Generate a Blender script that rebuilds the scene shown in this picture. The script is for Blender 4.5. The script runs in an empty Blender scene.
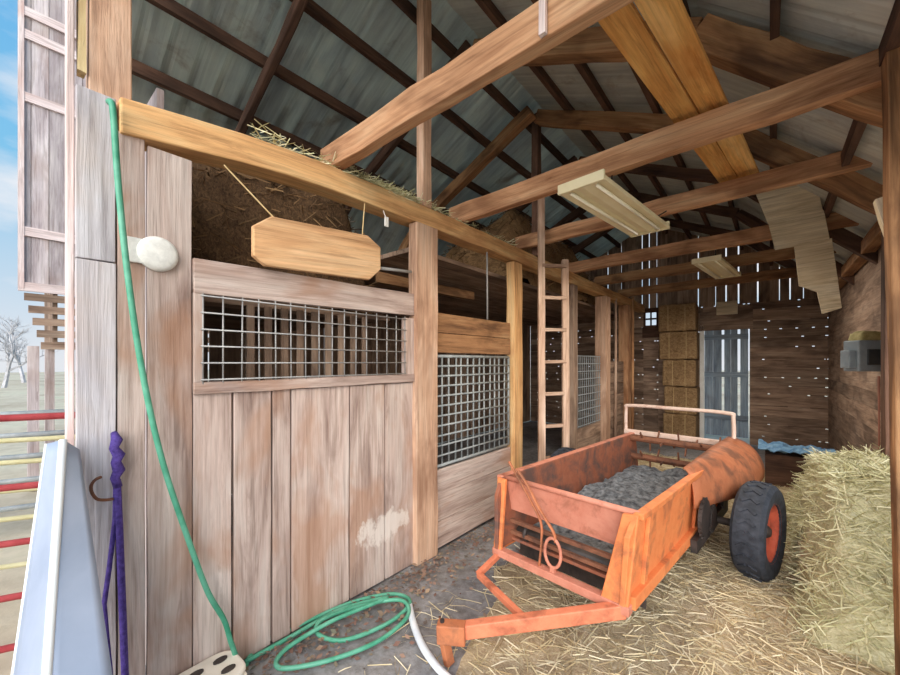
import bpy, math, random
from mathutils import Vector, Matrix, noise as mnoise
random.seed(7)
R = random.Random(11)
SC = bpy.context.scene
COL = SC.collection

# ------------------------------------------------------------------ camera
H = 1.6
YAW = math.radians(40.1)
FPX, CX, HY = 380.0, 450.0, 362.0
FWD = Vector((-math.sin(YAW), math.cos(YAW), 0))
RGT = Vector((math.cos(YAW), math.sin(YAW), 0))
cam = bpy.data.cameras.new('camera'); camo = bpy.data.objects.new('camera', cam); COL.objects.link(camo)
cam.sensor_width = 36; cam.lens = FPX / 900 * 36; cam.shift_y = (HY - 337.5) / 900
cam.clip_start = 0.02; cam.clip_end = 300
camo.location = (0, 0, H); camo.rotation_euler = (math.pi / 2, 0, YAW)
SC.camera = camo

def ray(px, py):
    return FWD + RGT * ((px - CX) / FPX) + Vector((0, 0, (HY - py) / FPX))
def at_d(px, py, d): return Vector((0, 0, H)) + ray(px, py) * d
def at_x(px, py, X):
    r = ray(px, py); return Vector((0, 0, H)) + r * (X / r.x)
def at_y(px, py, Y):
    r = ray(px, py); return Vector((0, 0, H)) + r * (Y / r.y)
def at_z(px, py, Z):
    r = ray(px, py); return Vector((0, 0, H)) + r * ((Z - H) / r.z)
def wy(px, X=-2.15): return at_x(px, 362, X).y

# ------------------------------------------------------------------ mesh builder
class MB:
    def __init__(s): s.v = []; s.f = []; s.g = []; s.r = []; s.m = []
    def add(s, vs, fs, gs=None, rnd=None, mi=0):
        o = len(s.v); rnd = R.random() if rnd is None else rnd
        s.v += [Vector(v) for v in vs]
        s.g += [Vector(q) for q in (gs if gs else vs)]
        s.r += [rnd] * len(vs)
        s.f += [[i + o for i in f] for f in fs]; s.m += [mi] * len(fs)
        return s
    def box(s, a, b, w, h, up=(0, 0, 1), seg=1, jit=0.0, mi=0, w2=None, h2=None, rnd=None):
        a = Vector(a); b = Vector(b); up = Vector(up); x = (b - a); L = x.length; x.normalize()
        if abs(x.dot(up)) > .98: up = Vector((0, 1, 0)) if abs(x.y) < .9 else Vector((1, 0, 0))
        sd = up.cross(x).normalized(); u = x.cross(sd).normalized()
        off = Vector((R.uniform(0, 50), R.uniform(0, 50), R.uniform(0, 50)))
        w2 = w if w2 is None else w2; h2 = h if h2 is None else h2
        vs = []; gs = []
        for i in range(seg + 1):
            t = i / seg; ww = w + (w2 - w) * t; hh = h + (h2 - h) * t; c = a + (b - a) * t
            dj = Vector((R.uniform(-jit, jit), R.uniform(-jit, jit), R.uniform(-jit, jit)))
            for sx, sy in ((-1, -1), (1, -1), (1, 1), (-1, 1)):
                p = c + sd * (sx * ww / 2) + u * (sy * hh / 2) + dj * .6
                p = p + Vector((R.uniform(-jit, jit), R.uniform(-jit, jit), R.uniform(-jit, jit))) * .6
                vs.append(p); gs.append(off + Vector((t * L, sx * ww / 2, sy * hh / 2)))
        fs = [[3, 2, 1, 0]]
        for i in range(seg):
            for k in range(4):
                fs.append([i * 4 + k, i * 4 + (k + 1) % 4, i * 4 + 4 + (k + 1) % 4, i * 4 + 4 + k])
        n = seg * 4; fs.append([n, n + 1, n + 2, n + 3])
        return s.add(vs, fs, gs, rnd, mi)
    def ab(s, x0, x1, y0, y1, z0, z1, ax=2, seg=1, jit=0.0, mi=0, rnd=None):
        cx, cy, cz = (x0 + x1) / 2, (y0 + y1) / 2, (z0 + z1) / 2
        if ax == 2: return s.box((cx, cy, z0), (cx, cy, z1), x1 - x0, y1 - y0, (0, 1, 0), seg, jit, mi, rnd=rnd)
        if ax == 1: return s.box((cx, y0, cz), (cx, y1, cz), x1 - x0, z1 - z0, (0, 0, 1), seg, jit, mi, rnd=rnd)
        return s.box((x0, cy, cz), (x1, cy, cz), y1 - y0, z1 - z0, (0, 0, 1), seg, jit, mi, rnd=rnd)
    def tube(s, pts, r, n=8, closed=False, mi=0, cap=True, flat=1.0):
        pts = [Vector(p) for p in pts]; N = len(pts)
        rs = r if isinstance(r, (list, tuple)) else [r] * N
        tang = []
        for i in range(N):
            a = pts[(i - 1) % N] if (closed or i > 0) else pts[0]
            b = pts[(i + 1) % N] if (closed or i < N - 1) else pts[-1]
            tang.append((b - a).normalized())
        t0 = tang[0]; ref = Vector((0, 0, 1)) if abs(t0.z) < .9 else Vector((1, 0, 0))
        nn = (ref - t0 * ref.dot(t0)).normalized()
        vs = []; gs = []; L = 0
        for i in range(N):
            t = tang[i]; nn = (nn - t * nn.dot(t)).normalized(); bb = t.cross(nn)
            if i: L += (pts[i] - pts[i - 1]).length
            for k in range(n):
                a = 2 * math.pi * k / n
                vs.append(pts[i] + nn * (math.cos(a) * rs[i] * flat) + bb * (math.sin(a) * rs[i]))
                gs.append(Vector((L, math.cos(a) * rs[i], math.sin(a) * rs[i])))
        fs = []
        for i in range(N if closed else N - 1):
            j = (i + 1) % N
            for k in range(n):
                fs.append([i * n + k, i * n + (k + 1) % n, j * n + (k + 1) % n, j * n + k])
        if cap and not closed:
            fs.append(list(range(n))[::-1]); fs.append([(N - 1) * n + k for k in range(n)])
        return s.add(vs, fs, gs, None, mi)
    def lathe(s, prof, c, axis, n=32, mi=0, caps=True):
        c = Vector(c); ax = Vector(axis).normalized()
        ref = Vector((0, 0, 1)) if abs(ax.z) < .9 else Vector((1, 0, 0))
        u = (ref - ax * ref.dot(ax)).normalized(); w = ax.cross(u)
        vs = []; fs = []
        for (r, z) in prof:
            for k in range(n):
                a = 2 * math.pi * k / n
                vs.append(c + ax * z + u * (r * math.cos(a)) + w * (r * math.sin(a)))
        for i in range(len(prof) - 1):
            for k in range(n):
                fs.append([i * n + k, i * n + (k + 1) % n, (i + 1) * n + (k + 1) % n, (i + 1) * n + k])
        if caps:
            fs.append(list(range(n))[::-1]); fs.append([(len(prof) - 1) * n + k for k in range(n)])
        return s.add(vs, fs, None, None, mi)
    def prism(s, pts, ext, mi=0):
        pts = [Vector(p) for p in pts]; e = Vector(ext); n = len(pts)
        vs = pts + [p + e for p in pts]
        fs = [list(range(n))[::-1], [n + k for k in range(n)]] + [[k, (k + 1) % n, n + (k + 1) % n, n + k] for k in range(n)]
        x = (pts[1] - pts[0]).normalized(); off = Vector((R.uniform(0, 50), R.uniform(0, 50), R.uniform(0, 50)))
        nrm = e.normalized(); y = nrm.cross(x)
        gs = [off + Vector(((p - pts[0]).dot(x), (p - pts[0]).dot(y), (p - pts[0]).dot(nrm))) for p in vs]
        return s.add(vs, fs, gs, None, mi)
    def grid(s, P, mi=0):
        n = len(P); m = len(P[0])
        vs = [p for row in P for p in row]
        fs = [[i * m + j, i * m + j + 1, (i + 1) * m + j + 1, (i + 1) * m + j] for i in range(n - 1) for j in range(m - 1)]
        return s.add(vs, fs, None, None, mi)
    def blade(s, p, d, L, w, mi=0, up=None):
        p = Vector(p); d = Vector(d).normalized()
        u = Vector((R.gauss(0, 1), R.gauss(0, 1), R.gauss(0, 1))) if up is None else up
        sd = d.cross(u)
        if sd.length < 1e-4: return
        sd.normalize(); bend = d.cross(sd) * (L * R.uniform(-.12, .12))
        a, m, b = p - d * L / 2, p + bend, p + d * L / 2
        return s.add([a - sd * w / 2, a + sd * w / 2, m + sd * w / 2, m - sd * w / 2, b + sd * w / 3, b - sd * w / 3],
                     [[0, 1, 2, 3], [3, 2, 4, 5]])

def obj(name, mb, mat, parent=None, loc=None, local=False, bevel=0.0, smooth=False, solid=0.0, sub=0):
    vs = mb.v
    if parent is not None:
        if not local:
            inv = parent['_m'] if False else PM[parent.name].inverted()
            vs = [inv @ v for v in vs]
        org = Vector((0, 0, 0))
    else:
        if loc is None:
            n = len(vs); org = Vector((sum(v.x for v in vs) / n, sum(v.y for v in vs) / n, min(v.z for v in vs)))
        else: org = Vector(loc)
        vs = [v - org for v in vs]
    me = bpy.data.meshes.new(name)
    me.from_pydata([tuple(v) for v in vs], [], mb.f)
    at = me.attributes.new('gc', 'FLOAT_VECTOR', 'POINT'); at.data.foreach_set('vector', [c for g in mb.g for c in g])
    ar = me.attributes.new('rnd', 'FLOAT', 'POINT'); ar.data.foreach_set('value', mb.r)
    for m in (mat if isinstance(mat, (list, tuple)) else [mat]): me.materials.append(m)
    me.polygons.foreach_set('material_index', mb.m)
    if smooth: me.polygons.foreach_set('use_smooth', [True] * len(me.polygons))
    me.update()
    o = bpy.data.objects.new(name, me); COL.objects.link(o)
    if parent is not None:
        o.parent = parent; PM[o.name] = PM[parent.name].copy()
    else:
        o.location = org; PM[o.name] = Matrix.Translation(org)
    if solid: m = o.modifiers.new('solid', 'SOLIDIFY'); m.thickness = solid; m.offset = 0
    if bevel:
        m = o.modifiers.new('bevel', 'BEVEL'); m.width = bevel; m.segments = 2; m.limit_method = 'ANGLE'; m.angle_limit = math.radians(50)
    if sub: m = o.modifiers.new('sub', 'SUBSURF'); m.levels = sub; m.render_levels = sub
    return o
PM = {}
def thing(name, label, cat, loc=(0, 0, 0), rz=0.0, group=None):
    e = bpy.data.objects.new(name, None); COL.objects.link(e)
    e.empty_display_size = .1; e.location = loc; e.rotation_euler = (0, 0, rz)
    PM[e.name] = Matrix.Translation(Vector(loc)) @ Matrix.Rotation(rz, 4, 'Z')
    return tag(e, label, cat, group)
def tag(o, label, cat=None, group=None, kind=None):
    if label: o['label'] = label
    if cat: o['category'] = cat
    if group: o['group'] = group
    if kind: o['kind'] = kind
    return o
def struct(o): o['kind'] = 'structure'; return o

def cr(pts, n=8):
    out = []
    for i in range(len(pts) - 1):
        p0 = pts[max(0, i - 1)]; p1 = pts[i]; p2 = pts[i + 1]; p3 = pts[min(len(pts) - 1, i + 2)]
        for k in range(n):
            t = k / n
            out.append(.5 * ((2 * p1) + (p2 - p0) * t + (2 * p0 - 5 * p1 + 4 * p2 - p3) * t * t + (3 * p1 - p0 - 3 * p2 + p3) * t ** 3))
    out.append(pts[-1]); return out
# ------------------------------------------------------------------ materials
def lin(c):
    return tuple((x / 255 / 12.92) if x / 255 <= .04045 else ((x / 255 + .055) / 1.055) ** 2.4 for x in c) + (1,)
class NT:
    def __init__(s, name):
        s.m = bpy.data.materials.new(name); s.m.use_nodes = True; s.t = s.m.node_tree; s.b = s.t.nodes['Principled BSDF']
    def n(s, typ, **kw):
        nd = s.t.nodes.new(typ)
        for k, v in kw.items():
            if hasattr(nd, k) and not k[0].isupper(): setattr(nd, k, v)
            else: nd.inputs[k].default_value = v
        return nd
    def l(s, a, b): s.t.links.new(a, b)
    def attr(s, name): return s.n('ShaderNodeAttribute', attribute_name=name)
    def map(s, vec, sc):
        m = s.n('ShaderNodeMapping'); m.inputs['Scale'].default_value = sc; s.l(vec, m.inputs['Vector']); return m.outputs[0]
    def noise(s, vec, scale=1, detail=4, rough=.55, dist=0):
        nd = s.n('ShaderNodeTexNoise'); nd.inputs['Scale'].default_value = scale; nd.inputs['Detail'].default_value = detail
        nd.inputs['Roughness'].default_value = rough; nd.inputs['Distortion'].default_value = dist
        if vec is not None: s.l(vec, nd.inputs['Vector'])
        return nd.outputs['Fac']
    def ramp(s, fac, stops, interp='LINEAR'):
        r = s.n('ShaderNodeValToRGB'); r.color_ramp.interpolation = interp
        el = r.color_ramp.elements
        while len(el) < len(stops): el.new(.5)
        for e, (p, c) in zip(el, stops): e.position = p; e.color = c if len(c) == 4 else lin(c)
        s.l(fac, r.inputs[0]); return r.outputs[0]
    def mix(s, a, b, fac, typ='MIX'):
        m = s.n('ShaderNodeMix', data_type='RGBA', blend_type=typ)
        for v, i in ((fac, 0), (a, 6), (b, 7)):
            if hasattr(v, 'links'): s.l(v, m.inputs[i])
            else: m.inputs[i].default_value = v
        return m.outputs[2]
    def math(s, op, a, b=0.0):
        m = s.n('ShaderNodeMath', operation=op)
        for v, i in ((a, 0), (b, 1)):
            if hasattr(v, 'links'): s.l(v, m.inputs[i])
            else: m.inputs[i].default_value = v
        return m.outputs[0]
    def fin(s, col, rough=.8, bump=None, bs=.3, bd=.01, metal=0.0, spec=.3):
        if hasattr(col, 'links'): s.l(col, s.b.inputs['Base Color'])
        else: s.b.inputs['Base Color'].default_value = col
        if hasattr(rough, 'links'): s.l(rough, s.b.inputs['Roughness'])
        else: s.b.inputs['Roughness'].default_value = rough
        s.b.inputs['Metallic'].default_value = metal
        s.b.inputs['Specular IOR Level'].default_value = spec
        if bump is not None:
            bn = s.n('ShaderNodeBump'); bn.inputs['Strength'].default_value = bs; bn.inputs['Distance'].default_value = bd
            s.l(bump, bn.inputs['Height']); s.l(bn.outputs[0], s.b.inputs['Normal'])
        return s.m
W = (1, 1, 1, 1); K = (0, 0, 0, 1)
def wood(name, dark, mid, light, stain=None, stain_amt=.4, var=.25, rough=.85, smear=False):
    t = NT(name); g = t.attr('gc').outputs['Vector']; r = t.attr('rnd').outputs['Fac']
    big = t.noise(t.map(g, (.9, 6, 6)), 1.3, 5, .6, .6)
    fine = t.noise(t.map(g, (2.2, 60, 60)), 1, 4, .65)
    grain = t.noise(t.map(g, (1.0, 22, 22)), 1.2, 6, .7, 1.2)
    c = t.ramp(big, [(.28, dark), (.5, mid), (.72, light)])
    fr = t.ramp(fine, [(.3, (.45, .42, .40, 1)), (.62, W)])
    c = t.mix(c, fr, .55, 'MULTIPLY')
    gr = t.ramp(grain, [(.36, (.42, .36, .33, 1)), (.47, W)])
    c = t.mix(c, gr, .5, 'MULTIPLY')
    if stain:
        st = t.noise(t.map(g, (1.6, 3.2, 3.2)), 1, 3, .6, .4)
        sf = t.ramp(st, [(.5, K), (.66, (stain_amt,) * 3 + (1,))])
        c = t.mix(c, lin(stain), sf)
    vr = t.ramp(r, [(0, (1 - var,) * 3 + (1,)), (1, (1, 1, 1, 1))])
    c = t.mix(c, vr, 1.0, 'MULTIPLY')
    if smear:
        geo = t.n('ShaderNodeNewGeometry').outputs['Position']
        sp = t.n('ShaderNodeSeparateXYZ'); t.l(geo, sp.inputs[0])
        nz = t.noise(t.map(geo, (1, 9, 5)), 1.5, 5, .65)
        yy = t.math('MULTIPLY', t.math('SUBTRACT', sp.outputs[1], 1.82), 3.2)
        zz = t.math('MULTIPLY', t.math('SUBTRACT', sp.outputs[2], .40), 7.0)
        dd = t.math('ADD', t.math('MULTIPLY', yy, yy), t.math('MULTIPLY', zz, zz))
        v = t.math('SUBTRACT', t.math('MULTIPLY', nz, 2.6), dd)
        sf = t.ramp(v, [(.62, K), (.95, (.75, .75, .75, 1))])
        c = t.mix(c, lin((222, 212, 204)), sf)
    return t.fin(c, rough, t.math('ADD', fine, grain), .5, .006)
def flat_mat(name, c1, c2, scale=6, rough=.6, metal=0.0, bump=.15, spec=.4, detail=5):
    t = NT(name); p = t.n('ShaderNodeTexCoord').outputs['Object']
    nz = t.noise(p, scale, detail, .6, .3)
    c = t.ramp(nz, [(.32, c1), (.68, c2)])
    return t.fin(c, rough, nz, bump, .004, metal, spec)
def rusty(name, base, base2, rust, amt=.5, rough=.55, metal=0.0, scale=5.0):
    t = NT(name); p = t.n('ShaderNodeTexCoord').outputs['Object']
    a = t.noise(p, scale, 7, .65, .5); b = t.noise(p, scale * 2.7, 5, .7)
    c = t.ramp(b, [(.3, base), (.7, base2)])
    lo = .62 - .25 * amt
    f = t.ramp(a, [(lo, K), (lo + .16, (.85, .85, .85, 1))])
    c = t.mix(c, lin(rust), f)
    return t.fin(c, rough, a, .25, .004, metal, .4)

M = {}
M['stall'] = wood('stall_boards', (150, 124, 114), (206, 184, 174), (222, 208, 200), (176, 132, 104), .6, .16, smear=True)
M['front'] = wood('weathered_front_boards', (168, 162, 168), (204, 198, 203), (222, 218, 222), (196, 176, 164), .5, .1)
M['beam'] = wood('sawn_beam', (150, 100, 68), (210, 158, 118), (232, 190, 150), (112, 72, 48), .65, .2)
M['plate'] = wood('plate_wood', (190, 136, 88), (230, 180, 124), (242, 208, 156), (166, 110, 70), .5, .1)
M['post'] = wood('post_wood', (164, 122, 98), (214, 174, 146), (230, 198, 174), (140, 98, 74), .5, .15)
M['gold'] = wood('golden_plank', (208, 140, 70), (234, 178, 104), (242, 206, 146), (184, 116, 56), .4, .1)
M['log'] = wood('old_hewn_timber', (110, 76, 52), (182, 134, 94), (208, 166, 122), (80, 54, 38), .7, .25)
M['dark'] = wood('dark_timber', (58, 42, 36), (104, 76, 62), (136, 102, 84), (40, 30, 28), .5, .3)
M['mid'] = wood('brown_interior_boards', (120, 96, 80), (182, 152, 130), (208, 182, 160), (92, 72, 62), .6, .4)
M['grey'] = wood('grey_barn_siding', (176, 160, 162), (216, 202, 202), (232, 220, 216), (166, 140, 130), .5, .3)
M['pink'] = wood('pale_pink_trim', (214, 190, 184), (238, 218, 214), (248, 236, 232), (206, 160, 146), .5, .05)
M['yellow'] = wood('yellow_old_board', (170, 140, 90), (214, 192, 146), (230, 212, 170), (150, 110, 66), .5, .1)
M['sign'] = wood('sign_wood', (198, 148, 104), (222, 176, 130), (234, 198, 156), (186, 138, 96), .35, .05)
M['ladder'] = wood('ladder_wood', (150, 116, 96), (204, 172, 150), (226, 200, 180), (130, 94, 70), .5, .15)
M['tan'] = wood('pale_insulation_board', (206, 184, 150), (234, 216, 184), (244, 232, 208), (190, 164, 128), .4, .1)
M['orange'] = rusty('orange_paint', (218, 120, 68), (230, 142, 86), (158, 94, 64), .5, .6)
M['pinkor'] = rusty('faded_orange_paint', (190, 118, 96), (204, 138, 116), (146, 88, 68), .4, .6)
M['rustor'] = rusty('rusted_orange_paint', (170, 98, 64), (188, 118, 80), (112, 74, 56), .6, .65)
M['rust'] = rusty('rusty_iron', (110, 70, 52), (140, 92, 68), (70, 48, 40), .6, .75)
M['iron'] = flat_mat('dark_iron', (38, 34, 34), (70, 60, 56), 12, .6)
M['inner'] = rusty('inner_box_rust', (138, 80, 58), (156, 96, 72), (84, 70, 66), .7, .7)
M['rubber'] = flat_mat('tyre_rubber', (34, 38, 46), (62, 66, 76), 20, .75)
M['rim'] = rusty('rim_paint', (190, 84, 62), (206, 104, 78), (120, 64, 52), .4, .6)
M['hose'] = flat_mat('green_hose', (56, 138, 108), (104, 172, 146), 8, .45)
M['purple'] = flat_mat('purple_rope', (54, 36, 104), (92, 70, 150), 60, .8)
M['galv'] = flat_mat('galvanised_sheet', (154, 166, 188), (176, 186, 206), 3, .5, .2)
M['galvrim'] = flat_mat('sheet_rim', (226, 230, 232), (240, 242, 240), 5, .5)
M['wire'] = flat_mat('wire_steel', (136, 134, 134), (170, 168, 166), 8, .5, .2)
M['greymesh'] = flat_mat('grey_mesh', (128, 134, 136), (168, 172, 172), 8, .55, .2)
M['disc'] = flat_mat('white_disc', (214, 212, 206), (236, 234, 228), 40, .6)
M['cream'] = flat_mat('cream_enamel', (226, 212, 172), (240, 228, 192), 4, .5)
M['tubeglass'] = flat_mat('tube_glass', (240, 232, 206), (248, 242, 222), 4, .3)
M['crate'] = flat_mat('cream_plastic', (214, 202, 186), (232, 222, 208), 5, .5)
M['paleplastic'] = flat_mat('pale_plastic', (196, 204, 216), (224, 228, 232), 6, .5)
M['redpipe'] = flat_mat('red_gate_paint', (170, 60, 66), (200, 90, 92), 9, .5)
M['greypipe'] = flat_mat('grey_gate_pipe', (150, 158, 162), (190, 196, 196), 9, .5, .2)
M['yelpipe'] = flat_mat('pale_yellow_gate_pipe', (206, 200, 150), (226, 222, 180), 9, .5)
M['bluetarp'] = flat_mat('blue_tarp', (70, 110, 150), (130, 168, 196), 10, .5)
M['boxgrey'] = flat_mat('grey_box', (128, 140, 150), (160, 170, 178), 5, .5)
M['dkglass'] = flat_mat('dark_window', (50, 54, 60), (74, 78, 82), 5, .3)
M['skydoor'] = wood('sky_tinted_door', (120, 140, 164), (156, 176, 196), (184, 200, 214), (110, 104, 104), .4, .25)  # bluish sky light falling on the door is put into its colour
M['redpost'] = wood('reddish_post', (120, 74, 60), (164, 108, 90), (186, 132, 112), (90, 56, 46), .4, .1)
M['rope'] = flat_mat('string', (190, 160, 110), (214, 188, 140), 30, .8)
M['olive'] = flat_mat('olive_sacking', (140, 130, 84), (176, 164, 116), 20, .9)
M['tongue'] = rusty('tongue_paint', (206, 114, 82), (218, 134, 100), (150, 84, 62), .4, .6)
M['white'] = flat_mat('white_paint', (230, 226, 220), (244, 242, 238), 9, .6)
M['bark'] = flat_mat('pale_bark', (150, 150, 156), (190, 188, 190), 4, .9)
M['muck'] = flat_mat('dry_muck', (52, 54, 60), (128, 132, 138), 22, .95, 0, .9)

def straw_mat(name, cols, hue=.0):
    t = NT(name); r = t.attr('rnd').outputs['Fac']; p = t.n('ShaderNodeTexCoord').outputs['Object']
    n = len(cols)
    c = t.ramp(r, [(i / (n - 1), col) for i, col in enumerate(cols)])
    nz = t.noise(p, 3, 4)
    c = t.mix(c, t.ramp(nz, [(.3, (.72, .70, .66, 1)), (.7, W)]), 1.0, 'MULTIPLY')
    return t.fin(c, .9, None)
M['straw'] = straw_mat('straw_stalks', [(176, 152, 116), (208, 188, 148), (228, 212, 178), (238, 226, 198), (204, 190, 156), (220, 202, 164)])
M['hay'] = straw_mat('pale_green_hay', [(186, 180, 132), (220, 214, 172), (236, 230, 198), (206, 204, 160), (226, 218, 180)])
M['oldhay'] = straw_mat('old_brown_hay', [(74, 54, 36), (112, 84, 56), (140, 108, 74), (96, 72, 48), (160, 128, 90)])
M['leaf'] = straw_mat('dry_leaves', [(104, 74, 64), (134, 104, 94), (154, 126, 110), (96, 90, 88), (172, 144, 120), (96, 104, 92)])
def heap_mat(name, a, b, c2, s=30):
    t = NT(name); p = t.n('ShaderNodeTexCoord').outputs['Object']
    n1 = t.noise(t.map(p, (1, 2.2, 1.5)), s, 6, .7, 1.5); n2 = t.noise(p, 3, 4)
    c = t.ramp(n1, [(.3, a), (.5, b), (.7, c2)])
    c = t.mix(c, t.ramp(n2, [(.35, (.7, .68, .66, 1)), (.65, W)]), 1.0, 'MULTIPLY')
    return t.fin(c, .95, n1, .8, .02)
M['heap'] = heap_mat('hay_heap', (170, 162, 118), (216, 208, 168), (236, 230, 198))
M['litter'] = heap_mat('straw_litter', (160, 138, 112), (204, 184, 152), (228, 214, 188), 26)
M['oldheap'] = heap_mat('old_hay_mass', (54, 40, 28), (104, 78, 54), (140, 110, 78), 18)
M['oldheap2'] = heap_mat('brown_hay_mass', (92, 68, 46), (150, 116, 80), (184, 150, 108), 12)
M['palepipe'] = rusty('pale_worn_pipe', (206, 176, 160), (224, 200, 188), (160, 104, 80), .3, .6)
M['bale'] = heap_mat('tan_bale', (120, 92, 62), (168, 136, 98), (196, 166, 126), 16)

def floor_mat():
    t = NT('dirt_floor'); p = t.n('ShaderNodeNewGeometry').outputs['Position']
    a = t.noise(p, 1.6, 6, .65, .4); b = t.noise(p, 22, 5, .7)
    c = t.ramp(a, [(.3, (104, 98, 94)), (.5, (142, 140, 142)), (.7, (166, 162, 160))])
    c = t.mix(c, t.ramp(b, [(.32, (.5, .46, .42, 1)), (.6, W)]), .8, 'MULTIPLY')
    return t.fin(c, .95, b, .5, .01)
M['floor'] = floor_mat()
def ground_mat():
    t = NT('pale_yard_ground'); p = t.n('ShaderNodeNewGeometry').outputs['Position']
    a = t.noise(p, .25, 6, .65); b = t.noise(p, 5, 5, .7)
    c = t.ramp(a, [(.35, (176, 158, 136)), (.55, (206, 194, 170)), (.7, (190, 190, 160))])
    c = t.mix(c, t.ramp(b, [(.3, (.75, .74, .72, 1)), (.6, W)]), .7, 'MULTIPLY')
    return t.fin(c, .95, b, .4, .02)
M['ground'] = ground_mat()
def roof_mat():
    t = NT('grey_roof_sheet'); p = t.n('ShaderNodeNewGeometry').outputs['Position']
    a = t.noise(t.map(p, (1, 3, 1)), 1.4, 6, .65, .4); b = t.noise(t.map(p, (.4, 16, .4)), 1.5, 4, .6)
    c = t.ramp(a, [(.3, (188, 194, 194)), (.55, (218, 222, 216)), (.75, (232, 233, 224))])
    c = t.mix(c, t.ramp(b, [(.36, (.8, .8, .8, 1)), (.6, W)]), .7, 'MULTIPLY')
    s = t.noise(p, 2.6, 5, .7, .6)
    c = t.mix(c, lin((124, 92, 66)), t.ramp(s, [(.58, K), (.74, (.5, .5, .5, 1))]))
    return t.fin(c, .6, b, .25, .01, .15, .4)
M['roof'] = roof_mat()

# ------------------------------------------------------------------ world and light
wd = bpy.data.worlds.new('sky'); SC.world = wd; wd.use_nodes = True
t = wd.node_tree; bg = t.nodes['Background']
tc = t.nodes.new('ShaderNodeTexCoord'); sp = t.nodes.new('ShaderNodeSeparateXYZ'); t.links.new(tc.outputs['Generated'], sp.inputs[0])
rp = t.nodes.new('ShaderNodeValToRGB'); el = rp.color_ramp.elements
el[0].position = .0; el[0].color = lin((236, 240, 246)); el[1].position = .35; el[1].color = lin((136, 204, 245))
e = el.new(.75); e.color = lin((84, 172, 238))
t.links.new(sp.outputs[2], rp.inputs[0])
mp = t.nodes.new('ShaderNodeMapping'); mp.inputs['Scale'].default_value = (1.5, 1.5, 4); t.links.new(tc.outputs['Generated'], mp.inputs[0])
nz = t.nodes.new('ShaderNodeTexNoise'); nz.inputs['Scale'].default_value = 2.2; nz.inputs['Detail'].default_value = 7; t.links.new(mp.outputs[0], nz.inputs['Vector'])
r2 = t.nodes.new('ShaderNodeValToRGB'); r2.color_ramp.elements[0].position = .48; r2.color_ramp.elements[1].position = .68
t.links.new(nz.outputs['Fac'], r2.inputs[0])
mx = t.nodes.new('ShaderNodeMix'); mx.data_type = 'RGBA'; t.links.new(r2.outputs[0], mx.inputs[0]); t.links.new(rp.outputs[0], mx.inputs[6]); mx.inputs[7].default_value = (.95, .96, 1, 1)
t.links.new(mx.outputs[2], bg.inputs['Color']); bg.inputs['Strength'].default_value = 0.5
SC.view_settings.view_transform = 'Standard'; SC.view_settings.look = 'None'; SC.view_settings.gamma = 1
SC.view_settings.use_curve_mapping = False; SC.view_settings.exposure = 0.9
def sun(rot, e, ang, col):
    d = bpy.data.lights.new('sun', 'SUN'); d.energy = e; d.angle = math.radians(ang); d.color = col
    o = bpy.data.objects.new('sun', d); COL.objects.link(o); o.rotation_euler = rot
    return o
# hazy low sun behind the photographer, coming in through the open front
sn = sun((0, 0, 0), 3.4, 70, (1, .95, .88))
sn.rotation_euler = Vector((-.46, .82, -.40)).to_track_quat('-Z', 'Y').to_euler()
SC.cycles.max_bounces = 10; SC.cycles.diffuse_bounces = 6

# ------------------------------------------------------------------ barn shell
XR, XL, YF, YB = .78, -5.0, .12, 9.35
def roof_z(X):
    if X < -3.85: return 3.8 + (X + 3.85) * .9
    if X < -2.1: return 4.65 + (X + 2.1) * .486
    if X < -.35: return 4.65 - (X + 2.1) * .457
    return 3.85 - (X + .35) * .95
# roof sheets (corrugated)
m = MB(); ys = [YF + i * .0225 for i in range(int((YB + .2 - YF) / .0225) + 1)]
prof = [-5.3, -4.6, -3.85, -3.0, -2.1, -1.2, -.35, .3, 1.05]
for xs, q in ((prof[:5], .47), (prof[4:], YF)):
    m.grid([[(X, y, roof_z(X) + .012 + (.005 if j % 8 in (0, 1) else 0)) for j, y in enumerate(ys) if y >= q] for X in xs]); struct(obj('ceiling', m, M['roof'], solid=.004))
# ground outside and barn floor
m = MB(); m.add([(-90, -40, -.03), (40, -40, -.03), (40, 90, -.03), (-90, 90, -.03)], [[0, 1, 2, 3]])
struct(obj('ground', m, M['ground']))
m = MB(); P = []
for i in range(60):
    row = []
    for j in range(90):
        x = -5.0 + 5.9 * i / 59; y = -1.2 + 10.6 * j / 89
        z = .012 * mnoise.noise((x * 2.1, y * 2.1, 0)) + .006 * mnoise.noise((x * 7, y * 7, 3)) - .012
        if y < .45 and x < -2.25: z = -.06
        row.append((x, y, z))
    P.append(row)
m.grid(P); struct(obj('floor', m, M['floor'], smooth=True))
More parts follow.
